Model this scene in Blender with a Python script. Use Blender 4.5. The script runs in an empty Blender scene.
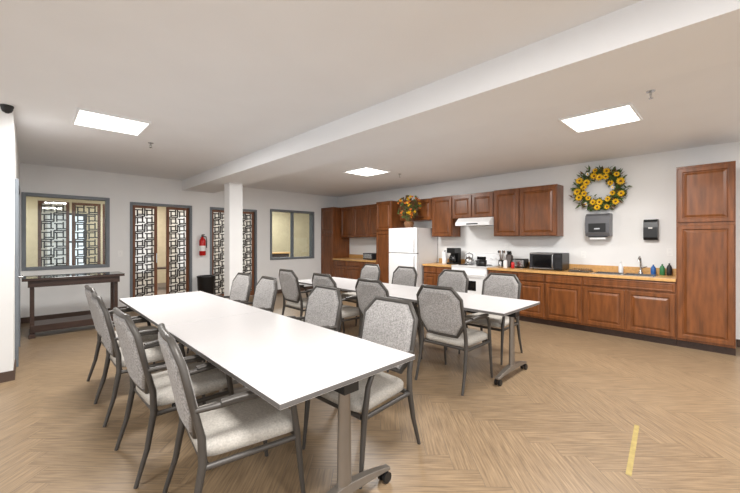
import bpy, bmesh, math, random
from mathutils import Vector, Matrix
random.seed(7)
D=bpy.data; C=bpy.context
COL=C.scene.collection

# ---------------------------------------------------------------- materials
def lin(c):
    return tuple(((v/255)/12.92 if v/255<=0.04045 else ((v/255+0.055)/1.055)**2.4) for v in c)
MATS={}
def mat(name,rgb,rough=0.5,metal=0.0,var=0.06,scale=8.0,stretch=(1,1,1),bump=0.0,bscale=200,emit=0,spec=0.5,alpha=None,trans=0,coat=0):
    m=D.materials.new(name); m.use_nodes=True
    nt=m.node_tree; b=nt.nodes['Principled BSDF']
    c=lin(rgb)
    b.inputs['Roughness'].default_value=rough
    b.inputs['Metallic'].default_value=metal
    b.inputs['Specular IOR Level'].default_value=spec
    b.inputs['Coat Weight'].default_value=coat
    b.inputs['Transmission Weight'].default_value=trans
    tc=nt.nodes.new('ShaderNodeTexCoord')
    mp=nt.nodes.new('ShaderNodeMapping'); mp.inputs['Scale'].default_value=stretch
    nt.links.new(tc.outputs['Object'],mp.inputs['Vector'])
    nz=nt.nodes.new('ShaderNodeTexNoise'); nz.inputs['Scale'].default_value=scale
    nz.inputs['Detail'].default_value=5
    nt.links.new(mp.outputs['Vector'],nz.inputs['Vector'])
    cr=nt.nodes.new('ShaderNodeValToRGB')
    cr.color_ramp.elements[0].position=0.3; cr.color_ramp.elements[1].position=0.7
    cr.color_ramp.elements[0].color=(*[v*(1-var) for v in c],1)
    cr.color_ramp.elements[1].color=(*[min(1,v*(1+var)) for v in c],1)
    nt.links.new(nz.outputs['Fac'],cr.inputs['Fac'])
    nt.links.new(cr.outputs['Color'],b.inputs['Base Color'])
    if bump>0:
        n2=nt.nodes.new('ShaderNodeTexNoise'); n2.inputs['Scale'].default_value=bscale
        nt.links.new(tc.outputs['Object'],n2.inputs['Vector'])
        bp=nt.nodes.new('ShaderNodeBump'); bp.inputs['Strength'].default_value=bump; bp.inputs['Distance'].default_value=0.003
        nt.links.new(n2.outputs['Fac'],bp.inputs['Height']); nt.links.new(bp.outputs['Normal'],b.inputs['Normal'])
    if emit>0:
        b.inputs['Emission Color'].default_value=(*c,1); b.inputs['Emission Strength'].default_value=emit
    MATS[name]=m
    return m
M_wall=mat('wall_paint',(234,234,233),0.7,bump=0.1,var=0.015,scale=3)
M_ceil=mat('ceiling_paint',(233,234,236),0.85,bump=0.25,bscale=90,var=0.015,scale=2)
M_wood=mat('walnut_cabinet_wood',(114,66,31),0.32,var=0.34,scale=4,stretch=(5,5,0.8),spec=0.5)
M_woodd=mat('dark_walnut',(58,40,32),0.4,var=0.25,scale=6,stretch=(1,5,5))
M_lat=mat('screen_wood',(112,66,36),0.45,var=0.25,scale=6,stretch=(5,5,1))
M_latd=mat('lattice_dark',(34,25,20),0.5,var=0.2)
M_counter=mat('counter_laminate',(204,158,98),0.35,var=0.15,scale=30)
M_base=mat('baseboard_brown',(80,62,52),0.5)
M_white=mat('appliance_white',(238,239,240),0.3,var=0.01)
M_top=mat('table_laminate',(203,201,201),0.3,var=0.02,scale=60)
M_edge=mat('table_edge',(96,93,91),0.5)
M_metal=mat('brushed_grey_metal',(132,125,117),0.35,metal=0.7,var=0.05)
M_frame=mat('chair_frame_bronze',(70,66,62),0.42,metal=0.2,var=0.08)
M_fab=mat('chair_fabric',(176,171,163),0.9,var=0.18,scale=110,bump=0.5,bscale=400)
M_fabb=mat('chair_back_fabric',(152,149,147),0.9,var=0.38,scale=95,bump=0.5,bscale=400)
M_black=mat('black_plastic',(22,22,23),0.35)
M_dark=mat('smoky_plastic',(46,46,50),0.4,spec=0.35)
M_grey=mat('dispenser_grey',(98,99,103),0.35)
M_steel=mat('stainless_steel',(190,190,190),0.25,metal=1.0)
M_glassd=mat('dark_glass',(14,14,16),0.08)
M_wf=mat('window_frame_grey',(112,118,124),0.45)
M_red=mat('extinguisher_red',(190,22,22),0.3)
M_yel=mat('petal_yellow',(246,190,24),0.6,var=0.22,scale=25)
M_org=mat('petal_orange',(214,120,40),0.6,var=0.2,scale=20)
M_grn=mat('leaf_green',(76,100,46),0.6,var=0.35,scale=20)
M_bask=mat('basket_wicker',(110,74,44),0.7,var=0.4,scale=60)
M_brn=mat('dried_grass',(104,74,44),0.8,var=0.3,scale=40)
M_refl=mat('painted_reflection_yellow',(164,145,86),0.6,var=0.15,scale=20)  # dull yellow standing in for a reflection on the floor
M_cream=mat('lobby_wall_paint',(206,190,158),0.7)
M_blue=mat('slate_upholstery',(52,66,76),0.8)
M_plate=mat('switch_plate',(240,240,238),0.4)
M_carpet=mat('lobby_carpet',(112,98,84),0.9,var=0.2,scale=30)
M_led=mat('led_panel',(255,252,246),0.5,emit=4.0,var=0.0)
M_soap=mat('soap_bottle_green',(60,130,80),0.2)
M_bluel=mat('soap_bottle_blue',(50,100,170),0.2)

def glassmat():
    m=D.materials.new('window_glass'); m.use_nodes=True
    nt=m.node_tree; nt.nodes.clear()
    o=nt.nodes.new('ShaderNodeOutputMaterial'); t=nt.nodes.new('ShaderNodeBsdfTransparent')
    g=nt.nodes.new('ShaderNodeBsdfGlossy'); g.inputs['Roughness'].default_value=0.02
    t.inputs['Color'].default_value=(.86,.90,.90,1)
    mx=nt.nodes.new('ShaderNodeMixShader'); fr=nt.nodes.new('ShaderNodeFresnel'); fr.inputs['IOR'].default_value=1.45
    nt.links.new(fr.outputs[0],mx.inputs[0]); nt.links.new(t.outputs[0],mx.inputs[1]); nt.links.new(g.outputs[0],mx.inputs[2])
    nt.links.new(mx.outputs[0],o.inputs[0]); return m
M_glass=glassmat()
def papermat():
    m=D.materials.new('rice_paper_backing'); m.use_nodes=True
    nt=m.node_tree; nt.nodes.clear()
    o=nt.nodes.new('ShaderNodeOutputMaterial'); t=nt.nodes.new('ShaderNodeBsdfTranslucent'); d=nt.nodes.new('ShaderNodeBsdfDiffuse')
    t.inputs['Color'].default_value=(.95,.92,.84,1); d.inputs['Color'].default_value=(.85,.82,.75,1)
    tr=nt.nodes.new('ShaderNodeBsdfTransparent')
    mx=nt.nodes.new('ShaderNodeMixShader'); mx.inputs[0].default_value=.5
    m2=nt.nodes.new('ShaderNodeMixShader'); m2.inputs[0].default_value=.3
    nt.links.new(t.outputs[0],mx.inputs[1]); nt.links.new(d.outputs[0],mx.inputs[2])
    nt.links.new(mx.outputs[0],m2.inputs[1]); nt.links.new(tr.outputs[0],m2.inputs[2])
    nt.links.new(m2.outputs[0],o.inputs[0]); return m
M_paper=papermat()

def floormat():
    m=D.materials.new('herringbone_vinyl'); m.use_nodes=True
    nt=m.node_tree; b=nt.nodes['Principled BSDF']
    uv=nt.nodes.new('ShaderNodeUVMap'); uv.uv_map='UVMap'
    mp=nt.nodes.new('ShaderNodeMapping'); mp.inputs['Scale'].default_value=(5,80,1)
    nz=nt.nodes.new('ShaderNodeTexNoise'); nz.inputs['Scale'].default_value=1.0; nz.inputs['Detail'].default_value=4
    nt.links.new(uv.outputs[0],mp.inputs[0]); nt.links.new(mp.outputs[0],nz.inputs['Vector'])
    cr=nt.nodes.new('ShaderNodeValToRGB')
    cr.color_ramp.elements[0].position=0.25; cr.color_ramp.elements[1].position=0.75
    cr.color_ramp.elements[0].color=(*lin((114,95,74)),1); cr.color_ramp.elements[1].color=(*lin((158,135,106)),1)
    nt.links.new(nz.outputs['Fac'],cr.inputs['Fac'])
    at=nt.nodes.new('ShaderNodeAttribute'); at.attribute_name='tone'
    mx=nt.nodes.new('ShaderNodeMix'); mx.data_type='RGBA'; mx.blend_type='MULTIPLY'; mx.inputs[0].default_value=1
    nt.links.new(cr.outputs['Color'],mx.inputs[6]); nt.links.new(at.outputs['Color'],mx.inputs[7])
    nt.links.new(mx.outputs[2],b.inputs['Base Color'])
    b.inputs['Roughness'].default_value=0.36
    b.inputs['Specular IOR Level'].default_value=0.45
    return m
M_floor=floormat()

# ---------------------------------------------------------------- mesh builder
class MB:
    def __init__(s): s.v=[]; s.f=[]; s.m=[]; s.sm=[]; s.mats=[]
    def mi(s,m):
        if m not in s.mats: s.mats.append(m)
        return s.mats.index(m)
    def add(s,vs,fs,m,smooth=False,M=None):
        o=len(s.v)
        for p in vs:
            p=Vector(p)
            s.v.append(M@p if M else p)
        k=s.mi(m)
        for f in fs:
            s.f.append([o+i for i in f]); s.m.append(k); s.sm.append(smooth)
    def box(s,x0,x1,y0,y1,z0,z1,m,M=None):
        vs=[(x0,y0,z0),(x1,y0,z0),(x1,y1,z0),(x0,y1,z0),(x0,y0,z1),(x1,y0,z1),(x1,y1,z1),(x0,y1,z1)]
        fs=[(0,3,2,1),(4,5,6,7),(0,1,5,4),(1,2,6,5),(2,3,7,6),(3,0,4,7)]
        s.add(vs,fs,m,False,M)
    def loft(s,rings,m,smooth=False,M=None,caps=True):
        n=len(rings[0]); vs=[p for r in rings for p in r]; fs=[]
        for i in range(len(rings)-1):
            for j in range(n):
                a=i*n+j; b=i*n+(j+1)%n
                fs.append((a,b,b+n,a+n))
        s.add(vs,fs,m,smooth,M)
        if caps:
            s.add(rings[0],[tuple(reversed(range(n)))],m,False,M)
            s.add(rings[-1],[tuple(range(n))],m,False,M)
    def tube(s,pts,r,m,seg=8,M=None,smooth=True,closed=False,ry=None):
        pts=[Vector(p) for p in pts]; rings=[]
        n=len(pts); up0=None
        for i,p in enumerate(pts):
            if closed: t=(pts[(i+1)%n]-pts[i-1]).normalized()
            elif i==0: t=(pts[1]-p).normalized()
            elif i==n-1: t=(p-pts[-2]).normalized()
            else: t=((pts[i+1]-p).normalized()+(p-pts[i-1]).normalized()).normalized()
            if up0 is None:
                up0=Vector((0,0,1)) if abs(t.z)<0.8 else Vector((1,0,0))
            a=t.cross(up0)
            if a.length<1e-4: a=t.cross(Vector((0,1,0)))
            a.normalize(); b=a.cross(t).normalized(); up0=b
            rr=r[i] if isinstance(r,(list,tuple)) else r
            r2=rr if ry is None else ry
            rings.append([p+a*math.cos(2*math.pi*k/seg)*rr+b*math.sin(2*math.pi*k/seg)*r2 for k in range(seg)])
        if closed: rings.append(rings[0]); s.loft(rings,m,smooth,M,caps=False)
        else: s.loft(rings,m,smooth,M)
    def lathe(s,prof,c,m,seg=20,M=None,smooth=True):
        rings=[[(c[0]+r*math.cos(2*math.pi*k/seg),c[1]+r*math.sin(2*math.pi*k/seg),c[2]+z) for k in range(seg)] for r,z in prof]
        s.loft(rings,m,smooth,M)
    def obj(s,name,loc=(0,0,0),rot=0,bevel=0,parent=None,center=True):
        me=D.meshes.new(name)
        org=Vector((0,0,0))
        if center and s.v:
            xs=[v.x for v in s.v]; ys=[v.y for v in s.v]; zs=[v.z for v in s.v]
            org=Vector(((min(xs)+max(xs))/2,(min(ys)+max(ys))/2,min(zs)))
        me.from_pydata([v-org for v in s.v],[],s.f)
        for m in s.mats: me.materials.append(m)
        for p,k,sm in zip(me.polygons,s.m,s.sm): p.material_index=k; p.use_smooth=sm
        me.update()
        o=D.objects.new(name,me); COL.objects.link(o)
        o.location=Vector(loc)+org; o.rotation_euler=(0,0,rot)
        if bevel>0:
            bv=o.modifiers.new('bevel','BEVEL'); bv.width=bevel; bv.segments=2; bv.limit_method='ANGLE'; bv.angle_limit=math.radians(50)
        return o

# ---------------------------------------------------------------- room constants
H=2.75; XW=6.8; YW=8.45; WT=0.15; XL=-0.12; YL=5.1
def build_floor():
    bm=bmesh.new()
    W=0.15; n=6; L=W*n
    R=Matrix.Rotation(math.radians(45),4,'Z')
    uvl=bm.loops.layers.uv.new('UVMap'); cl=bm.loops.layers.float_color.new('tone')
    gap=0.0009
    def plank(x0,x1,y0,y1,horiz):
        ps=[(x0+gap,y0+gap),(x1-gap,y0+gap),(x1-gap,y1-gap),(x0+gap,y1-gap)]
        P=[R@Vector((x,y,0)) for x,y in ps]
        P=[p+Vector((2,3,0)) for p in P]
        cx=sum(p.x for p in P)/4; cy=sum(p.y for p in P)/4
        if not(-4.5<cx<7.6 and -4.5<cy<9.2): return
        f=bm.faces.new([bm.verts.new(p) for p in P])
        t=random.uniform(0.95,1.03)*(1.015 if horiz else 0.98)
        ou=random.uniform(0,50); ov=random.uniform(0,50)
        for l,(x,y) in zip(f.loops,ps):
            a,b=((x-x0),(y-y0)) if horiz else ((y-y0),(x-x0))
            l[uvl].uv=(a+ou,b+ov); l[cl]=(t,t*0.998,t*0.995,1)
    for k in range(-90,91):
        for j in range(-9,10):
            oy=j*2*L
            plank(k*W,k*W+L,k*W+oy,k*W+W+oy,True)
            plank((k-1)*W,k*W,k*W+oy,k*W+L+oy,False)
    for co,no in (((-4,0,0),(-1,0,0)),((XW+0.0,0,0),(1,0,0)),((0,-4,0),(0,-1,0)),((0,YW+WT,0),(0,1,0))):
        bmesh.ops.bisect_plane(bm,geom=bm.verts[:]+bm.edges[:]+bm.faces[:],plane_co=co,plane_no=no,clear_outer=True)
    me=D.meshes.new('floor'); bm.to_mesh(me); bm.free()
    me.materials.append(M_floor)
    o=D.objects.new('floor',me); COL.objects.link(o)
    b=MB(); b.box(-4,XW,-4,YW+WT,-0.1,-0.002,M_edge); b.obj('floor_slab')
build_floor()
b=MB(); b.box(-4,XW+0.15,-4,YW+WT,H,H+0.12,M_ceil); b.obj('ceiling')
b=MB(); b.box(XW,XW+0.15,-4,YW+WT,0,H,M_wall); b.obj('wall_right')
b=MB(); b.box(-4,XL,YL,YW+WT,0,H,M_wall); b.obj('wall_left')
OP=[(-0.10,1.12,0.9,2.25),(1.45,2.62,0.0,2.2),(3.01,4.17,0.0,2.2),(4.54,5.94,0.9,2.25)]
b=MB(); x=XL
for (x0,x1,z0,z1) in OP:
    if x0>x: b.box(x,x0,YW,YW+WT,0,H,M_wall)
    b.box(x0,x1,YW,YW+WT,z1,H,M_wall)
    if z0>0: b.box(x0,x1,YW,YW+WT,0,z0,M_wall)
    x=x1
b.box(x,XW,YW,YW+WT,0,H,M_wall); b.obj('wall_back')
b=MB(); b.box(2.42,3.1,-4,YW,2.53,H,M_ceil); b.obj('ceiling_beam')
b=MB(); b.box(2.74,3.0,6.67,6.93,0,2.53,M_wall); b.box(2.73,3.01,6.66,6.94,0,0.1,M_base); b.obj('support_pillar',bevel=0.004)
b=MB()
for seg in ((XL,1.45-0.05),(2.67,2.96),(4.22,6.17)):
    b.box(seg[0],seg[1],YW-0.012,YW,0,0.1,M_base)
b.obj('baseboard_back')
b=MB(); b.box(-4,XL+0.012,YL-0.012,YL,0,0.1,M_base); b.box(XL,XL+0.012,YL,5.55,0,0.1,M_base); b.box(XL,XL+0.012,6.75,YW-0.012,0,0.1,M_base); b.obj('baseboard_left')
b=MB(); b.box(XW-0.012,XW,-4,-0.06,0,0.1,M_base); b.obj('baseboard_right')
b=MB()
b.box(XL+0.001,XL+0.03,5.6,5.67,0,2.12,M_wf); b.box(XL+0.001,XL+0.03,6.63,6.7,0,2.12,M_wf); b.box(XL+0.001,XL+0.03,5.67,6.63,2.05,2.12,M_wf)
b.box(XL+0.001,XL+0.012,5.67,6.63,0.01,2.05,M_lat)
b.tube([(XL+0.012,5.75,1.0),(XL+0.06,5.75,1.0),(XL+0.06,5.87,1.0)],0.011,M_steel)
b.obj('door_1',bevel=0.002)

def window(name,x0,x1,z0,z1,mull=()):
    b=MB(); t=0.055; y0,y1=YW-0.02,YW+WT+0.01
    b.box(x0,x0+t,y0,y1,z0,z1,M_wf); b.box(x1-t,x1,y0,y1,z0,z1,M_wf)
    b.box(x0+t,x1-t,y0,y1,z1-t,z1,M_wf); b.box(x0+t,x1-t,y0,y1,z0,z0+t,M_wf)
    for xm in mull: b.box(xm-0.02,xm+0.02,y0+0.03,y1-0.03,z0+t,z1-t,M_wf)
    b.box(x0+t,x1-t,YW+0.06,YW+0.066,z0+t,z1-t,M_glass)
    b.obj(name,bevel=0.003)
window('window_1',*OP[0]); window('window_2',*OP[3],mull=(5.25,))

def lattice(b,x0,x1,y,z0,z1,fw=0.055,md=M_lat,ml=M_latd,th=0.035,paper=True):
    b.box(x0,x0+fw,y,y+th,z0,z1,md); b.box(x1-fw,x1,y,y+th,z0,z1,md)
    b.box(x0+fw,x1-fw,y,y+th,z1-fw,z1,md); b.box(x0+fw,x1-fw,y,y+th,z0,z0+fw*2,md)
    ax0,ax1,az0,az1=x0+fw,x1-fw,z0+2*fw,z1-fw
    w=ax1-ax0; nx=max(2,round(w/0.17)); cw=w/nx; nz=round((az1-az0)/cw); ch=(az1-az0)/nz
    r=0.0125; ya,yb=y+0.01,y+th-0.01
    for i in range(nx):
        for j in range(nz):
            cx=ax0+(i+.5)*cw; cz=az0+(j+.5)*ch
            q=0.27*cw
            b.box(cx-q-r,cx+q+r,ya,yb,cz-q-r,cz-q+r,ml); b.box(cx-q-r,cx+q+r,ya,yb,cz+q-r,cz+q+r,ml)
            b.box(cx-q-r,cx-q+r,ya,yb,cz-q+r,cz+q-r,ml); b.box(cx+q-r,cx+q+r,ya,yb,cz-q+r,cz+q-r,ml)
            b.box(cx-cw/2,cx-q-r,ya,yb,cz+q-r,cz+q+r,ml); b.box(cx+q+r,cx+cw/2,ya,yb,cz-q-r,cz-q+r,ml)
            b.box(cx-q-r,cx-q+r,ya,yb,cz-ch/2,cz-q-r,ml); b.box(cx+q-r,cx+q+r,ya,yb,cz+q+r,cz+ch/2,ml)
            if (i+j)%2==0:
                b.box(cx-cw/2-r,cx-cw/2+r,ya,yb,cz-ch/2,cz+ch/2,ml)
            else:
                b.box(cx-cw/2,cx+cw/2,ya,yb,cz-ch/2-r,cz-ch/2+r,ml)
    yq=y+th-0.006
    if paper: b.add([(ax0,yq,az0),(ax1,yq,az0),(ax1,yq,az1),(ax0,yq,az1)],[(0,1,2,3)],M_paper)
def doorway(name,x0,x1,z1):
    b=MB(); t=0.045
    y0,y1=YW-0.02,YW+WT+0.01
    b.box(x0,x0+t,y0,y1,0,z1,M_wf); b.box(x1-t,x1,y0,y1,0,z1,M_wf); b.box(x0+t,x1-t,y0,y1,z1-t,z1,M_wf)
    pw=(x1-x0-2*t)*0.42
    lattice(b,x0+t+0.003,x0+t+pw,YW+0.05,0.02,z1-t-0.01)
    lattice(b,x1-t-pw,x1-t-0.003,YW+0.05,0.02,z1-t-0.01)
    xa=x0+t+pw
    b.box(xa-0.03,xa-0.015,YW+0.0,YW+0.05,0.95,1.15,M_steel)
    b.obj(name,bevel=0)
doorway('door_2',*OP[1][:2],2.2); doorway('door_3',*OP[2][:2],2.2)

# ---------------------------------------------------------------- lobby beyond
LY=13.2
b=MB(); b.box(-4,XW+3,YW+WT,LY+.1,-0.1,0.0,M_carpet); b.obj('floor_lobby')
b=MB(); b.box(-4,XW+3,YW+WT,LY+.1,H,H+0.1,M_ceil); b.obj('ceiling_lobby')
b=MB(); x=-4
LW=[(-1.2,-0.2,0.5,2.2),(0.3,1.2,0.5,2.2),(1.8,2.9,0.3,2.3),(3.6,4.7,0.3,2.3)]
for (x0,x1,z0,z1) in LW:
    b.box(x,x0,LY,LY+.1,0,H,M_cream); b.box(x0,x1,LY,LY+.1,z1,H,M_cream); b.box(x0,x1,LY,LY+.1,0,z0,M_cream); x=x1
b.box(x,XW+3,LY,LY+.1,0,H,M_cream); b.obj('wall_lobby')
b=MB()
for i,(x0,x1,z0,z1) in enumerate(LW):
    for a in (x0,(x0+x1)/2,x1-0.05): b.box(a,a+0.05,LY-0.03,LY+.1,z0,z1,M_latd)
    for a in (z0,(z0+z1)/2,z1-0.05): b.box(x0,x1,LY-0.025,LY+.09,a,a+0.05,M_latd)
b.obj('window_3')
b=MB(); b.box(XW+3,XW+3.1,YW+WT,LY+.1,0,H,M_wall); b.obj('wall_lobby_side')
b=MB(); b.box(5.0,5.1,10.6,LY,0,H,M_wall); b.obj('wall_lobby_partition')
b=MB(); b.box(-4,XL-1.6,YW+WT,LY,0,H,M_cream); b.obj('wall_lobby_left')
for i,(xx,yy) in enumerate(((0.12,10.0),(0.66,10.0),(1.2,10.0))):
    b=MB(); lattice(b,xx,xx+0.5,yy,0.02,2.25,paper=(i!=1)); b.box(xx-0.01,xx+0.51,yy-.12,yy+.16,0,0.02,M_latd); b.obj('lattice_screen')
def lobby_chair(x,y,rot):
    b=MB()
    b.box(-.3,.3,-.28,.3,.2,.45,M_blue); b.box(-.3,.3,-.42,-.28,.2,.95,M_blue); b.box(-.4,-.3,-.4,.3,.2,.62,M_blue); b.box(.3,.4,-.4,.3,.2,.62,M_blue)
    for sx in (-.34,.34):
        for sy in (-.36,.26): b.tube([(sx,sy,0),(sx,sy,.22)],.02,M_latd)
    o=b.obj('lobby_armchair',bevel=0.02); o.location=(x,y,0); o.rotation_euler=(0,0,rot)
lobby_chair(1.7,11.4,2.8); lobby_chair(3.9,11.4,3.3); lobby_chair(-0.6,11.6,2.6)
b=MB(); b.box(2.55,3.05,11.5,12.0,0.58,0.62,M_woodd)
for sx in (2.6,3.0):
    for sy in (11.55,11.95): b.tube([(sx,sy,0),(sx,sy,.59)],.022,M_woodd)
b.obj('lobby_side_table',bevel=.004)
b=MB(); b.box(5.2,6.6,10.9,11.4,0,0.95,M_woodd); b.box(5.15,6.65,10.85,11.45,0.95,1.0,M_counter); b.obj('reception_desk',bevel=.01)

# ---------------------------------------------------------------- tables
def flip_table(name,x0,x1,y0,y1):
    b=MB(); h=0.745; cx=(x0+x1)/2
    b.box(x0,x1,y0,y1,h-0.028,h,M_top)
    e=0.0012
    b.box(x0-e,x1+e,y0-e,y1+e,h-0.026,h-0.003,M_edge)
    for yc in (y0+0.12,y1-0.12):
        b.box(cx-.25,cx+.25,yc-.03,yc+.03,h-.055,h-.028,M_black)
        b.box(cx-.05,cx+.05,yc-.06,yc+.06,h-.11,h-.055,M_black)
        rings=[]
        for z,rx,ry in ((.11,.05,.026),(.2,.045,.025),(.5,.04,.024),(.64,.036,.022)):
            rings.append([(cx+rx*math.cos(a*math.pi/8),yc+ry*math.sin(a*math.pi/8),z) for a in range(16)])
        b.loft(rings,M_metal,True)
        rings=[]
        for t in [i/10 for i in range(-10,11)]:
            xx=cx+t*.34; zt=.135-.055*abs(t)**1.5; zb=.085-.02*abs(t)**1.5; w=.032-.01*abs(t)
            rings.append([(xx,yc-w,zb),(xx,yc+w,zb),(xx,yc+w*.8,zt),(xx,yc-w*.8,zt)])
        b.loft(rings,M_metal,False)
        for t in (-1,1):
            xx=cx+t*.31
            b.tube([(xx,yc,.075),(xx,yc,.04)],.012,M_black)
            for o2 in (-.02,.02): b.tube([(xx,yc+o2-.009,.031),(xx,yc+o2+.009,.031)],.031,M_black,seg=16)
    b.box(cx-.02,cx+.02,y0+.25,y1-.25,h-.07,h-.032,M_black)
    b.obj(name,bevel=0.002)
flip_table('dining_table',.75,1.65,1.31,3.137); flip_table('dining_table',.75,1.65,3.143,4.97)
flip_table('dining_table',3.17,4.06,1.47,3.297); flip_table('dining_table',3.17,4.06,3.303,5.13)

# ---------------------------------------------------------------- chair
def chair_mesh():
    b=MB()
    def outline(sx,sy,z,inset=0):
        pts=[]
        for k in range(32):
            a=2*math.pi*k/32; c,s_=math.cos(a),math.sin(a)
            p=0.28
            x=math.copysign(abs(c)**p,c)*(sx-inset); y=math.copysign(abs(s_)**p,s_)*(sy-inset)
            x*=1+0.07*(y/sy)
            pts.append((x,y+0.01,z))
        return pts
    rings=[outline(.245,.245,.405,.02),outline(.25,.25,.415),outline(.25,.25,.45),outline(.25,.25,.465,.01),outline(.25,.25,.478,.035),outline(.25,.25,.485,.09),outline(.25,.25,.487,.17)]
    b.loft(rings,M_fab,True)
    b.tube([(-.235,-.22,.39),(.235,-.22,.39)],.016,M_frame); b.tube([(-.25,.23,.385),(.25,.23,.385)],.016,M_frame)
    z0,z1=.50,.975; ya,yb=-.235,-.34
    def bp(x,z,off):
        t=(z-z0)/(z1-z0); y=ya+(yb-ya)*t
        y-=0.02*(1-(x/.25)**2)
        return Vector((x,y+off,z+off*0.2))
    def octo(w,zb,zt,cx,cz,off):
        P=[(-w+cx,zb),(w-cx,zb),(w,zb+cz),(w,zt-cz*.85),(w-cx,zt),(-w+cx,zt),(-w,zt-cz*.85),(-w,zb+cz)]
        out=[]
        for i in range(8):
            a,c2=P[i],P[(i+1)%8]
            n=4 if i in(0,4) else 2
            for k in range(n):
                t=k/n; out.append(bp(a[0]+(c2[0]-a[0])*t,a[1]+(c2[1]-a[1])*t,off))
        return out
    rings=[octo(.20,.55,.925,.075,.10,-.026),octo(.225,.525,.95,.075,.11,-.020),octo(.235,.512,.963,.08,.12,0),octo(.225,.525,.95,.075,.11,.022),octo(.20,.55,.925,.075,.10,.030)]
    b.loft(rings,M_fabb,False)
    b.tube(octo(.244,.503,.973,.08,.12,0),.017,M_frame,closed=True,seg=8)
    for sx in (-1,1):
        t=lambda z:(ya+(yb-ya)*((z-z0)/(z1-z0)))
        b.tube([(sx*.262,-.33,0),(sx*.256,-.27,.2),(sx*.25,-.235,.40),(sx*.247,-.238,.52),(sx*.245,t(.66),.66),(sx*.244,t(.80),.80)],[.012,.016,.020,.019,.016,.013],M_frame)
        b.tube([(sx*.275,.265,0),(sx*.272,.245,.2),(sx*.270,.225,.40),(sx*.275,.20,.56),(sx*.278,.165,.635),(sx*.278,.10,.66),(sx*.274,-.05,.668),(sx*.262,-.18,.66),(sx*.247,t(.66)-.0,.655)],
               [.011,.015,.019,.017,.016,.017,.016,.015,.014],M_frame)
        b.tube([(sx*.280,.14,.672),(sx*.282,.05,.682),(sx*.276,-.08,.684),(sx*.268,-.16,.676)],.024,M_frame,seg=10,ry=.012)
        b.tube([(sx*.25,-.235,.385),(sx*.268,.23,.385)],.015,M_frame)
    return b
cb=chair_mesh(); first=cb.obj('dining_chair',center=False)
CH=first.data
def chair(x,y,rot,new=True):
    if chair.n==0: o=first
    else:
        o=D.objects.new('dining_chair',CH); COL.objects.link(o)
    chair.n+=1
    o.location=(x,y,0); o.rotation_euler=(0,0,rot)
chair.n=0
FX=-math.pi/2; BX=math.pi/2
for x,y,a in ((.83,1.90,-.12),(.76,2.66,.03),(.74,3.6,.0),(.76,4.28,.03)): chair(x,y,FX+a)
for x,y,a in ((1.62,1.77,.04),(1.70,2.70,0),(1.70,3.85,-.03),(1.70,4.50,0.02)): chair(x,y,BX+a)
for x,y,a in ((3.17,1.99,.04),(3.1,2.85,0.02),(3.1,3.74,-.0),(3.12,4.66,0)): chair(x,y,FX+a)
for x,y,a in ((4.14,2.1,0.0),(4.16,2.85,0),(4.16,3.77,0),(4.16,4.6,-.03)): chair(x,y,BX+a)

# ---------------------------------------------------------------- cabinets (front faces -X)
def door_panel(b,xf,y0,y1,z0,z1,m=M_wood,knob=None):
    th=.02
    def R(ins,dx): return [(xf+dx,y0+ins,z0+ins),(xf+dx,y0+ins,z1-ins),(xf+dx,y1-ins,z1-ins),(xf+dx,y1-ins,z0+ins)]
    s=min(y1-y0,z1-z0); fr=min(.058,s*.28)
    if s<.2: rings=[R(0,0),R(0,-th+.004),R(.006,-th),R(.02,-th),R(.028,-th+.006),R(.034,-th+.005)]
    else: rings=[R(0,0),R(0,-th+.004),R(.005,-th),R(fr-.008,-th),R(fr,-th+.014),R(fr+.008,-th+.014),R(fr+.035,-th+.002),R(fr+.04,-th+.002)]
    b.loft([list(reversed(r)) for r in rings],m,False)
def cab(name,y0,y1,z0,z1,xf,doors,toe=0):
    b=MB(); xb=XW-.002
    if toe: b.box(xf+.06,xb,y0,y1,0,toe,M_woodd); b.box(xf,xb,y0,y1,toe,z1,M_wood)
    else: b.box(xf,xb,y0,y1,z0,z1,M_wood)
    for d in doors: door_panel(b,xf,*d)
    return b.obj(name,bevel=0.0015)
XF=6.19; UF=6.47
def col(y0,y1,rows,n=1):
    out=[]; w=(y1-y0)/n
    for i in range(n):
        for (a,c2) in rows: out.append((y0+i*w+.014,y0+(i+1)*w-.014,a,c2))
    return out
TZ=2.40
cab('pantry_cabinet',-.05,.50,0,TZ,XF,col(-.05,.5,((.13,1.62),(1.66,TZ-.03))),toe=.1)
cab('pantry_cabinet',5.62,6.14,0,TZ-.03,XF,col(5.62,6.14,((.13,1.62),(1.66,TZ-.06))),toe=.1)
cab('pantry_cabinet',7.86,8.44,0,TZ-.03,XF,col(7.86,8.43,((.13,1.62),(1.66,TZ-.06))),toe=.1)
dr=((.13,.70),(.73,.85))
doors=[(.512,1.588,.73,.85)]+col(.5,1.6,((.13,.70),),2)+col(1.6,2.16,dr)+col(2.16,2.62,dr)+col(2.62,3.17,dr)
b=MB(); xb=XW-.002
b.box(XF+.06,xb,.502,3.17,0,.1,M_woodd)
b.box(XF,xb,1.55,3.17,.1,.868,M_wood); b.box(XF,xb,.502,.70,.1,.868,M_wood); b.box(XF,XF+.03,.70,1.55,.1,.868,M_wood); b.box(XF+.03,xb,.70,1.55,.1,.6,M_wood)
for d in doors: door_panel(b,XF,*d)
b.obj('base_cabinet',bevel=.0015)
cab('base_cabinet',3.99,4.68,0,.868,XF,col(3.99,4.68,dr,2),toe=.1)
cab('base_cabinet',6.145,7.855,0,.868,XF,col(6.145,7.855,dr,3),toe=.1)
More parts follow.
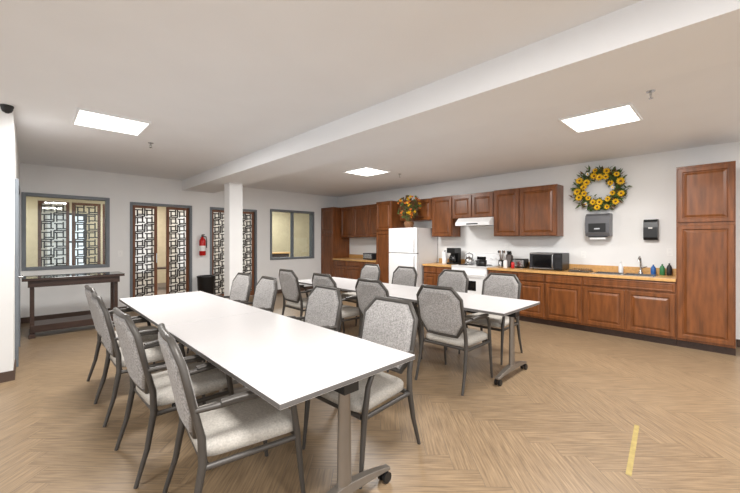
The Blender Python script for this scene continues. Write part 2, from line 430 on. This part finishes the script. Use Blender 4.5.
def counter(y0,y1,sink=None):
    b=MB(); z0,z1=.87,.91; xa=XF-.035
    if sink:
        sy0,sy1,sx0,sx1=sink
        b.box(xa,xb,y0,sy0,z0,z1,M_counter); b.box(xa,xb,sy1,y1,z0,z1,M_counter)
        b.box(xa,sx0,sy0,sy1,z0,z1,M_counter); b.box(sx1,xb,sy0,sy1,z0,z1,M_counter)
    else: b.box(xa,xb,y0,y1,z0,z1,M_counter)
    b.box(XW-.022,xb,y0,y1,z1,z1+.10,M_counter)
    b.obj('countertop',bevel=.004)
counter(.503,3.18,(.75,1.5,6.28,6.66)); counter(3.975,4.69); counter(6.145,7.855)
b=MB(); sy0,sy1,sx0,sx1=.75,1.5,6.28,6.66
t=.004
def basin(a,c2):
    b.box(sx0+.01,sx1-.01,a,c2,.72,.724,M_steel)
    b.box(sx0+.01,sx0+.01+t,a,c2,.724,.913,M_steel); b.box(sx1-.01-t,sx1-.01,a,c2,.724,.913,M_steel)
    b.box(sx0+.01,sx1-.01,a,a+t,.724,.913,M_steel); b.box(sx0+.01,sx1-.01,c2-t,c2,.724,.913,M_steel)
basin(sy0+.01,1.12); basin(1.13,sy1-.01)
b.box(sx0-.012,sx0+.014,sy0-.012,sy1+.012,.911,.916,M_steel); b.box(sx1-.014,sx1+.05,sy0-.012,sy1+.012,.911,.916,M_steel)
b.box(sx0,sx1,sy0-.012,sy0+.014,.911,.916,M_steel); b.box(sx0,sx1,sy1-.014,sy1+.012,.911,.916,M_steel); b.box(sx0,sx1,1.11,1.14,.911,.916,M_steel)
b.obj('kitchen_sink')
b=MB(); b.lathe([(.03,0),(.03,.02),(.018,.03),(.016,.06)],(6.69,.95,.9165),M_steel)
b.tube([(6.69,.95,.97),(6.69,.95,1.10),(6.66,.95,1.16),(6.60,.95,1.18),(6.54,.95,1.155),(6.53,.95,1.12)],.012,M_steel)
b.tube([(6.69,.95,1.0),(6.67,.87,1.03)],.008,M_steel); b.obj('sink_faucet')
for yy,m_,hh in ((.70,M_soap,1.0),(.62,M_dark,1.1),(.80,M_bluel,.9),(1.2,M_white,1.0)):
    b=MB(); b.lathe([(.028,0),(.032,.01),(.032,.10*hh),(.02,.13*hh),(.01,.14*hh),(.01,.165*hh)],(6.73 if yy<.74 else 6.695,yy,.9165 if yy>.735 else .911),m_); zz=(.9165 if yy>.735 else .911)+.163*hh; xx=6.73 if yy<.74 else 6.695; b.box(xx-.04,xx+.01,yy-.008,yy+.008,zz,zz+.012,M_white); b.obj('soap_bottle')
b=MB(); b.box(6.35,6.62,1.56,1.86,.911,.925,M_black); b.tube([(6.36,1.57,.94),(6.61,1.57,.94),(6.61,1.85,.94),(6.36,1.85,.94)],.004,M_black,closed=True)
for k in range(8): yy=1.59+k*.034; b.tube([(6.37,yy,.925),(6.37,yy,.965),(6.6,yy,.965),(6.6,yy,.925)],.0025,M_steel,seg=5)
b.obj('dish_rack')
def upper(y0,y1,z0,z1,n): cab('wall_cabinet',y0,y1,z0,z1,UF,col(y0,y1,((z0+.012,z1-.035),),n))
upper(2.06,2.70,1.50,TZ-.01,1); upper(2.703,3.20,1.50,TZ-.01,1)
upper(3.203,4.13,1.88,TZ-.02,2); upper(4.133,4.66,1.50,TZ-.02,1)
upper(4.663,5.615,1.88,TZ-.03,2); upper(6.145,7.855,1.5,TZ-.03,3)
b=MB()
prof=[(6.30,1.72),(6.30,1.78),(6.42,1.878),(XW-.003,1.878),(XW-.003,1.72)]
b.loft([[(x,3.205,z) for x,z in prof],[(x,3.955,z) for x,z in prof]],M_white)
b.box(6.295,6.302,3.45,3.7,1.74,1.765,M_dark); b.box(6.34,6.7,3.3,3.86,1.712,1.72,M_steel); b.obj('range_hood',bevel=.004)
# stove
b=MB(); y0,y1=3.195,3.96
b.box(6.17,XW-.01,y0,y1,.06,.905,M_white); b.box(6.22,XW-.01,y0+.01,y1-.01,0,.06,M_dark)
b.box(6.135,6.168,y0+.01,y1-.01,.27,.80,M_white); b.box(6.13,6.136,y0+.20,y1-.20,.45,.64,M_glassd)
b.tube([(6.135,y0+.06,.755),(6.09,y0+.06,.76),(6.09,y1-.06,.76),(6.135,y1-.06,.755)],.012,M_white)
b.box(6.14,6.168,y0+.01,y1-.01,.07,.25,M_white)
b.box(6.155,XW-.06,y0,y1,.905,.92,M_white)
for bx,by,r in ((6.3,3.37,.09),(6.3,3.78,.075),(6.56,3.37,.075),(6.56,3.78,.09)):
    b.lathe([(r+.02,0),(r+.02,.006),(r+.005,.004)],(bx,by,.92),M_steel,seg=24)
    for rr in (r,r*.75,r*.5,r*.25):
        b.tube([(bx+rr*math.cos(a*math.pi/10),by+rr*math.sin(a*math.pi/10),.932) for a in range(20)],.005,M_black,closed=True,seg=6)
prof=[(6.68,.92),(6.71,1.14),(6.735,1.16),(XW-.01,1.16),(XW-.01,.92)]
b.loft([[(x,y0,z) for x,z in prof],[(x,y1,z) for x,z in prof]],M_white)
for yy in (3.27,3.36,3.80,3.89): b.tube([(6.705,yy,1.05),(6.672,yy,1.055)],.021,M_white,seg=16); b.box(6.668,6.674,yy-.003,yy+.003,1.04,1.07,M_dark)
b.box(6.69,6.698,3.48,3.68,1.02,1.09,M_glassd)
b.obj('electric_stove',bevel=.004)
b=MB(); b.lathe([(.085,0),(.095,.02),(.09,.08),(.05,.13),(.02,.14),(.012,.16)],(6.56,3.78,.938),M_steel,seg=24)
b.tube([(6.56,3.71,1.05),(6.56,3.70,1.13),(6.56,3.78,1.16),(6.56,3.86,1.13),(6.56,3.85,1.05)],.008,M_black); b.obj('tea_kettle')
b=MB(); b.lathe([(.09,0),(.1,.01),(.1,.10),(.095,.10),(.09,.02)],(6.30,3.37,.938),M_black,seg=24)
b.tube([(6.21,3.37,1.02),(6.05,3.37,1.035)],.009,M_black); b.obj('saucepan')
# fridge
b=MB(); y0,y1=4.73,5.55
b.box(6.08,XW-.02,y0,y1,.03,1.70,M_white); b.box(6.12,6.7,y0+.02,y1-.02,0,.03,M_dark)
b.box(6.01,6.074,y0,y1,.10,1.13,M_white); b.box(6.01,6.074,y0,y1,1.145,1.70,M_white)
b.box(6.075,6.08,y0+.01,y1-.01,.08,1.69,M_dark)
b.box(6.04,6.08,y0+.01,y1-.01,.035,.09,M_dark)
for za,zb in ((.75,1.10),(1.18,1.48)):
    b.tube([(6.012,y0+.07,za),(5.965,y0+.07,za+.03),(5.965,y0+.07,zb-.03),(6.012,y0+.07,zb)],.013,M_white)
b.obj('refrigerator',bevel=.012)
# fall arrangement on fridge
b=MB(); cx,cy,cz=6.22,5.12,1.702
b.lathe([(.08,0),(.11,.06),(.12,.12),(.10,.15),(.09,.15)],(cx,cy,cz),M_bask,seg=18)
def leaf(b,p,dirv,L,w,m):
    d=Vector(dirv).normalized(); a=d.cross(Vector((random.uniform(-1,1),random.uniform(-1,1),random.uniform(-1,1)))).normalized()
    n=d.cross(a); p=Vector(p)
    b.add([p,p+d*L*.5+a*w+n*w*.4,p+d*L,p+d*L*.5-a*w+n*w*.4],[(0,1,2),(0,2,3)],m)
for i in range(200):
    th=random.uniform(0,2*math.pi); sp=random.uniform(.05,.95); ln=random.uniform(.14,.62)
    d=Vector((math.cos(th)*sp*.45,math.sin(th)*sp*1.0,random.uniform(.5,1.1))).normalized()
    if ln>.36: d=Vector((d.x*.4,d.y*.8,d.z)).normalized()
    base=Vector((cx,cy,cz+.12)); tip=base+d*ln
    if tip.x>6.39: tip.x=6.38
    b.tube([base,(base+tip)/2+Vector((0,0,.02)),tip],.003,M_brn if i%2 else M_grn,seg=4)
    m_=[M_org,M_brn,M_yel,M_grn,M_grn,M_brn,M_brn][i%7]
    for k in range(5): leaf(b,tip-d*.03,d+Vector((random.uniform(-1,.4),random.uniform(-1,1),random.uniform(-.6,1))),.06,.016,m_)
b.obj('dried_flower_arrangement')
# wreath of sunflowers and leaves
b=MB(); wy,wz,wx=1.50,2.265,XW-.06
ring=[(wx,wy+.25*math.cos(a*math.pi/16),wz+.25*math.sin(a*math.pi/16)) for a in range(32)]
b.tube(ring,.03,M_brn,closed=True)
for i in range(760):
    a=random.uniform(0,2*math.pi); rr=.25+random.gauss(0,.045)
    p=Vector((wx-random.uniform(-.01,.05),wy+rr*math.cos(a),wz+rr*math.sin(a)))
    d=Vector((-random.uniform(.1,.8),math.cos(a+random.uniform(-1.5,1.5)),math.sin(a+random.uniform(-1.5,1.5))))
    L=random.uniform(.07,.13)
    if (p+d.normalized()*L).z<1.90 or p.z<1.90 or p.z>2.62: continue
    leaf(b,p,d,L,.017,M_grn if i%5 else M_brn)
NF=26
for i in range(NF):
    a=2*math.pi*i/NF+random.uniform(-.1,.1); rr=.25+(.06,-.045)[i%2]+random.uniform(-.02,.02)
    p=Vector((wx-.085,wy+rr*math.cos(a),wz+rr*math.sin(a)))
    if p.z<1.965: p.z=1.965
    m_=M_yel; sc=random.uniform(.7,1.1)
    if i%9==4: m_=M_white; sc=.6
    t0=random.uniform(0,1); ty=random.uniform(-.3,.3); tz=random.uniform(-.3,.3)
    for lay,(L_,tilt) in enumerate(((.060*sc,.012),(.044*sc,.022))):
        for k in range(11):
            t=k*2*math.pi/11+t0+lay*.3
            u=Vector((ty*math.cos(t)+tz*math.sin(t),math.cos(t),math.sin(t))); s_=Vector((0,-math.sin(t),math.cos(t)))
            up=Vector((-tilt,0,0))
            b.add([p+u*.006,p+u*L_*.6+s_*.012*sc+up*.5,p+u*L_+up,p+u*L_*.6-s_*.012*sc+up*.5],[(0,1,2,3)],m_)
    b.lathe([(.004,-.016),(.016*sc,-.006),(.016*sc,.006),(.004,.016)],p+Vector((-.008,0,0)),M_bask if m_ is M_yel else M_yel,seg=8)
b.obj('flower_wreath')
b=MB(); y0,y1=1.33,1.67
prof=[(XW-.002,1.49),(6.62,1.49),(6.585,1.55),(6.575,1.70),(6.60,1.82),(6.66,1.86),(XW-.002,1.86)]
b.loft([[(x,y0,z) for x,z in prof],[(x,y1,z) for x,z in prof]],M_grey)
b.box(6.60,6.70,y0+.04,y1-.04,1.475,1.492,M_black); b.box(6.62,6.66,y0+.06,y1-.06,1.44,1.48,M_white)
b.box(6.570,6.58,y0+.05,y1-.05,1.56,1.70,M_black); b.box(6.568,6.572,y0+.13,y1-.13,1.60,1.625,M_steel)
b.obj('paper_towel_dispenser',bevel=.008)
b=MB(); y0,y1=.75,.92
prof=[(XW-.002,1.43),(6.72,1.43),(6.69,1.47),(6.69,1.62),(6.70,1.70),(6.74,1.74),(XW-.002,1.74)]
b.loft([[(x,y0,z) for x,z in prof],[(x,y1,z) for x,z in prof]],M_black)
b.box(6.684,6.692,y0+.06,y1-.06,1.60,1.62,M_plate); b.obj('soap_dispenser',bevel=.01)
# microwave
b=MB(); y0,y1=1.95,2.48
b.box(6.38,6.74,y0,y1,.925,1.205,M_black); b.box(6.365,6.38,y0+.13,y1,.93,1.20,M_dark); b.box(6.361,6.366,y0+.17,y1-.05,.96,1.17,M_glassd)
b.box(6.365,6.38,y0,y0+.125,.93,1.20,M_black); b.tube([(6.365,y0+.145,.95),(6.335,y0+.145,.97),(6.335,y0+.145,1.16),(6.365,y0+.145,1.18)],.008,M_steel)
b.box(6.358,6.366,y0+.13,y1,1.185,1.20,M_steel); b.box(6.358,6.366,y0+.13,y1,.93,.945,M_steel)
for i in range(3):
    for j in range(4): b.box(6.361,6.366,y0+.02+i*.032,y0+.043+i*.032,.96+j*.035,.985+j*.035,M_dark)
b.box(6.361,6.366,y0+.02,y0+.11,1.13,1.17,M_dark)
for sy in (y0+.04,y1-.04):
    for sx in (6.42,6.7): b.tube([(sx,sy,.911),(sx,sy,.926)],.014,M_black)
b.obj('microwave_oven',bevel=.004)
b=MB(); b.box(6.5,6.68,2.62,2.86,.92,1.08,M_black)
b.box(6.55,6.57,2.65,2.83,1.079,1.083,M_steel); b.box(6.61,6.63,2.65,2.83,1.079,1.083,M_steel); b.box(6.495,6.5,2.64,2.84,.94,1.06,M_steel); b.box(6.58,6.60,2.605,2.62,1.0,1.02,M_dark)
b.box(6.52,6.66,2.64,2.84,.911,.92,M_dark); b.obj('toaster',bevel=.012)
b=MB(); pr=[(6.56,.911),(6.70,.911),(6.72,1.12),(6.64,1.15)]
b.loft([[(x,2.93,z) for x,z in pr],[(x,3.03,z) for x,z in pr]],M_woodd)
for i in range(3):
    for j in range(2):
        p=Vector((6.665+j*.03,2.95+i*.03,1.13-j*.01)); b.tube([p,p+Vector((-.03,0,.09))],.009,M_black,seg=6)
b.obj('knife_block',bevel=.003)
b=MB(); b.lathe([(.05,0),(.055,.01),(.055,.13),(.048,.13),(.048,.02)],(6.6,3.11,.911),M_black)
for i in range(6):
    a=i*1.05; p=Vector((6.6,3.11,1.0)); q=p+Vector((math.cos(a)*.06,math.sin(a)*.05,.2)); b.tube([p,q],.004,M_brn,seg=5); b.lathe([(.004,-.03),(.018,0),(.004,.03)],q,M_brn if i%2 else M_dark,seg=8)
b.obj('utensil_crock')
for yy,rr,hh,m_ in ((2.92,.035,.12,M_white),(2.78,.03,.09,M_red),(3.02,.03,.10,M_steel)):
    b=MB(); b.lathe([(rr*.9,0),(rr,.008),(rr,hh),(rr*.8,hh+.01),(rr*.85,hh+.025)],(6.36,yy,.911),m_); b.obj('spice_canister')
b=MB(); y0,y1=4.06,4.26
b.box(6.45,6.70,y0,y1,.911,.945,M_black); b.box(6.60,6.70,y0,y1,.945,1.26,M_black); b.box(6.45,6.60,y0,y1,1.15,1.26,M_black)
b.lathe([(.06,0),(.075,.03),(.075,.10),(.05,.14),(.055,.16)],(6.52,(y0+y1)/2,.947),M_glassd,seg=20)
b.tube([(6.46,4.16,1.08),(6.41,4.16,1.07),(6.41,4.16,.99),(6.455,4.16,.98)],.008,M_black); b.obj('coffee_maker',bevel=.008)
b=MB(); b.lathe([(.06,0),(.06,.26),(.058,.26)],(6.62,4.42,.911),M_white); b.lathe([(.015,.26),(.015,.29)],(6.62,4.42,.911),M_steel); b.obj('paper_towel_roll')
b=MB(); b.box(6.4,6.65,6.5,6.85,.911,1.08,M_dark); b.box(6.395,6.4,6.52,6.83,.94,1.06,M_steel); b.obj('toaster_oven',bevel=.01)
for yy,zz in ((1.75,1.18),(3.1,1.3),(.62,1.25)):
    b=MB(); b.box(XW-.008,XW-.001,yy-.035,yy+.035,zz-.057,zz+.057,M_plate); b.box(XW-.010,XW-.008,yy-.016,yy+.016,zz-.04,zz-.01,M_wall); b.box(XW-.010,XW-.008,yy-.016,yy+.016,zz+.01,zz+.04,M_wall); b.obj('wall_outlet')
b=MB(); b.box(1.25,1.33,YW-.008,YW-.001,1.1,1.22,M_plate); b.box(1.28,1.30,YW-.014,YW-.008,1.14,1.18,M_wall); b.obj('light_switch')

b=MB(); ex,ey=2.82,YW-.085
b.lathe([(.06,0),(.068,.01),(.068,.33),(.055,.37),(.025,.40),(.02,.42)],(ex,ey,1.08),M_red,seg=24)
b.lathe([(.0685,0),(.0685,.12)],(ex,ey,1.18),M_plate,seg=24)
b.box(ex-.02,ex+.02,ey-.02,ey+.02,1.50,1.54,M_black); b.box(ex-.012,ex+.012,ey-.10,ey+.02,1.545,1.56,M_black); b.box(ex-.012,ex+.012,ey-.09,ey,1.515,1.525,M_black)
b.tube([(ex+.02,ey,1.52),(ex+.08,ey,1.50),(ex+.09,ey,1.4),(ex+.085,ey,1.25)],.010,M_black)
b.box(ex-.02,ex+.02,YW-.03,YW-.002,1.2,1.5,M_steel); b.obj('fire_extinguisher')
b=MB(); b.lathe([(.15,0),(.16,.01),(.18,.58),(.19,.60),(.19,.63),(.16,.63),(.15,.60)],(2.84,8.2,0),M_black,seg=28); b.obj('trash_bin')

# console
b=MB(); x0,x1,y0,y1=-.08,1.13,7.0,7.55; h=.87
b.box(x0,x1,y0,y1,h-.035,h,M_woodd); b.box(x0+.06,x1-.06,y0+.04,y1-.04,h-.13,h-.035,M_woodd)
for sx in (x0+.08,x1-.13):
    b.box(sx,sx+.05,y0+.08,y0+.13,.05,h-.12,M_woodd); b.box(sx,sx+.05,y1-.13,y1-.08,.05,h-.12,M_woodd)
    b.box(sx-.01,sx+.06,y0+.03,y1-.03,0,.06,M_woodd)
b.box(x0+.09,x1-.09,y0+.06,y1-.06,.08,.18,M_woodd)
b.box(x0-.004,x1+.004,y0-.004,y1+.004,h,h+.006,M_glassd); b.obj('console_table',bevel=.006)

# ---------------------------------------------------------------- ceiling fixtures
def panel(x,y,energy=1.0):
    b=MB(); s=.30
    b.box(x-s,x+s,y-s,y+s,H-.012,H-.002,M_led)
    for a in (-1,1):
        b.box(x+a*s-(.02 if a<0 else 0),x+a*s+(.02 if a>0 else 0),y-s-.02,y+s+.02,H-.02,H-.001,M_white)
        b.box(x-s,x+s,y+a*s-(.02 if a<0 else 0),y+a*s+(.02 if a>0 else 0),H-.02,H-.001,M_white)
    b.obj('ceiling_light_panel')
    l=D.lights.new('panel_lamp','AREA'); l.shape='SQUARE'; l.size=.58; l.energy=energy; l.color=(1,.98,.955)
    o=D.objects.new('panel_lamp',l); COL.objects.link(o); o.location=(x,y,H-.03)
E=82
for x,y in ((.66,4.84),(4.45,.98),(4.64,4.86),(.66,.6),(.66,-2.2),(4.45,-2.2),(-2.4,1.5),(-2.4,-2.2)): panel(x,y,E)
for x,y in ((2.4,9.6),(6.6,9.8),(2.2,12.0),(-.8,12),(7,12)): panel(x,y,62)
def sprinkler(x,y):
    b=MB(); b.lathe([(.035,-.004),(.035,-.001)],(x,y,H),M_steel,seg=16)
    b.tube([(x,y,H-.003),(x,y,H-.035)],.009,M_steel); b.tube([(x-.012,y,H-.03),(x-.014,y,H-.05),(x,y,H-.062),(x+.014,y,H-.05),(x+.012,y,H-.03)],.003,M_steel,seg=5)
    b.lathe([(.02,0),(.02,.002)],(x,y,H-.066),M_steel,seg=12); b.obj('fire_sprinkler')
sprinkler(1.18,5.49); sprinkler(3.95,.49); sprinkler(5.3,4.6)
b=MB(); b.lathe([(.012,-.075),(.035,-.06),(.045,-.035),(.045,-.02),(.05,-.018),(.05,-.001)],(-.16,4.95,H),M_black,seg=20); b.obj('security_camera')
b=MB(); b.add([(2.61,.415,.001),(3.36,.485,.001),(3.36,.515,.001),(2.61,.445,.001)],[(0,1,2,3)],M_refl); b.obj('painted_floor_reflection')  # faint yellow floor reflection, painted as a thin flat strip

w=D.worlds.new('world'); C.scene.world=w; w.use_nodes=True
bg=w.node_tree.nodes['Background']; bg.inputs[0].default_value=(.92,.96,1,1); bg.inputs[1].default_value=1.45

cam=D.cameras.new('camera'); co=D.objects.new('camera',cam); COL.objects.link(co)
cam.sensor_width=36; cam.lens=350*36/740; cam.shift_y=-6.5/740; cam.clip_start=.05
co.location=(0,0,1.43); co.rotation_euler=(math.pi/2,0,-math.radians(44.2))
C.scene.camera=co
C.scene.view_settings.view_transform='Standard'
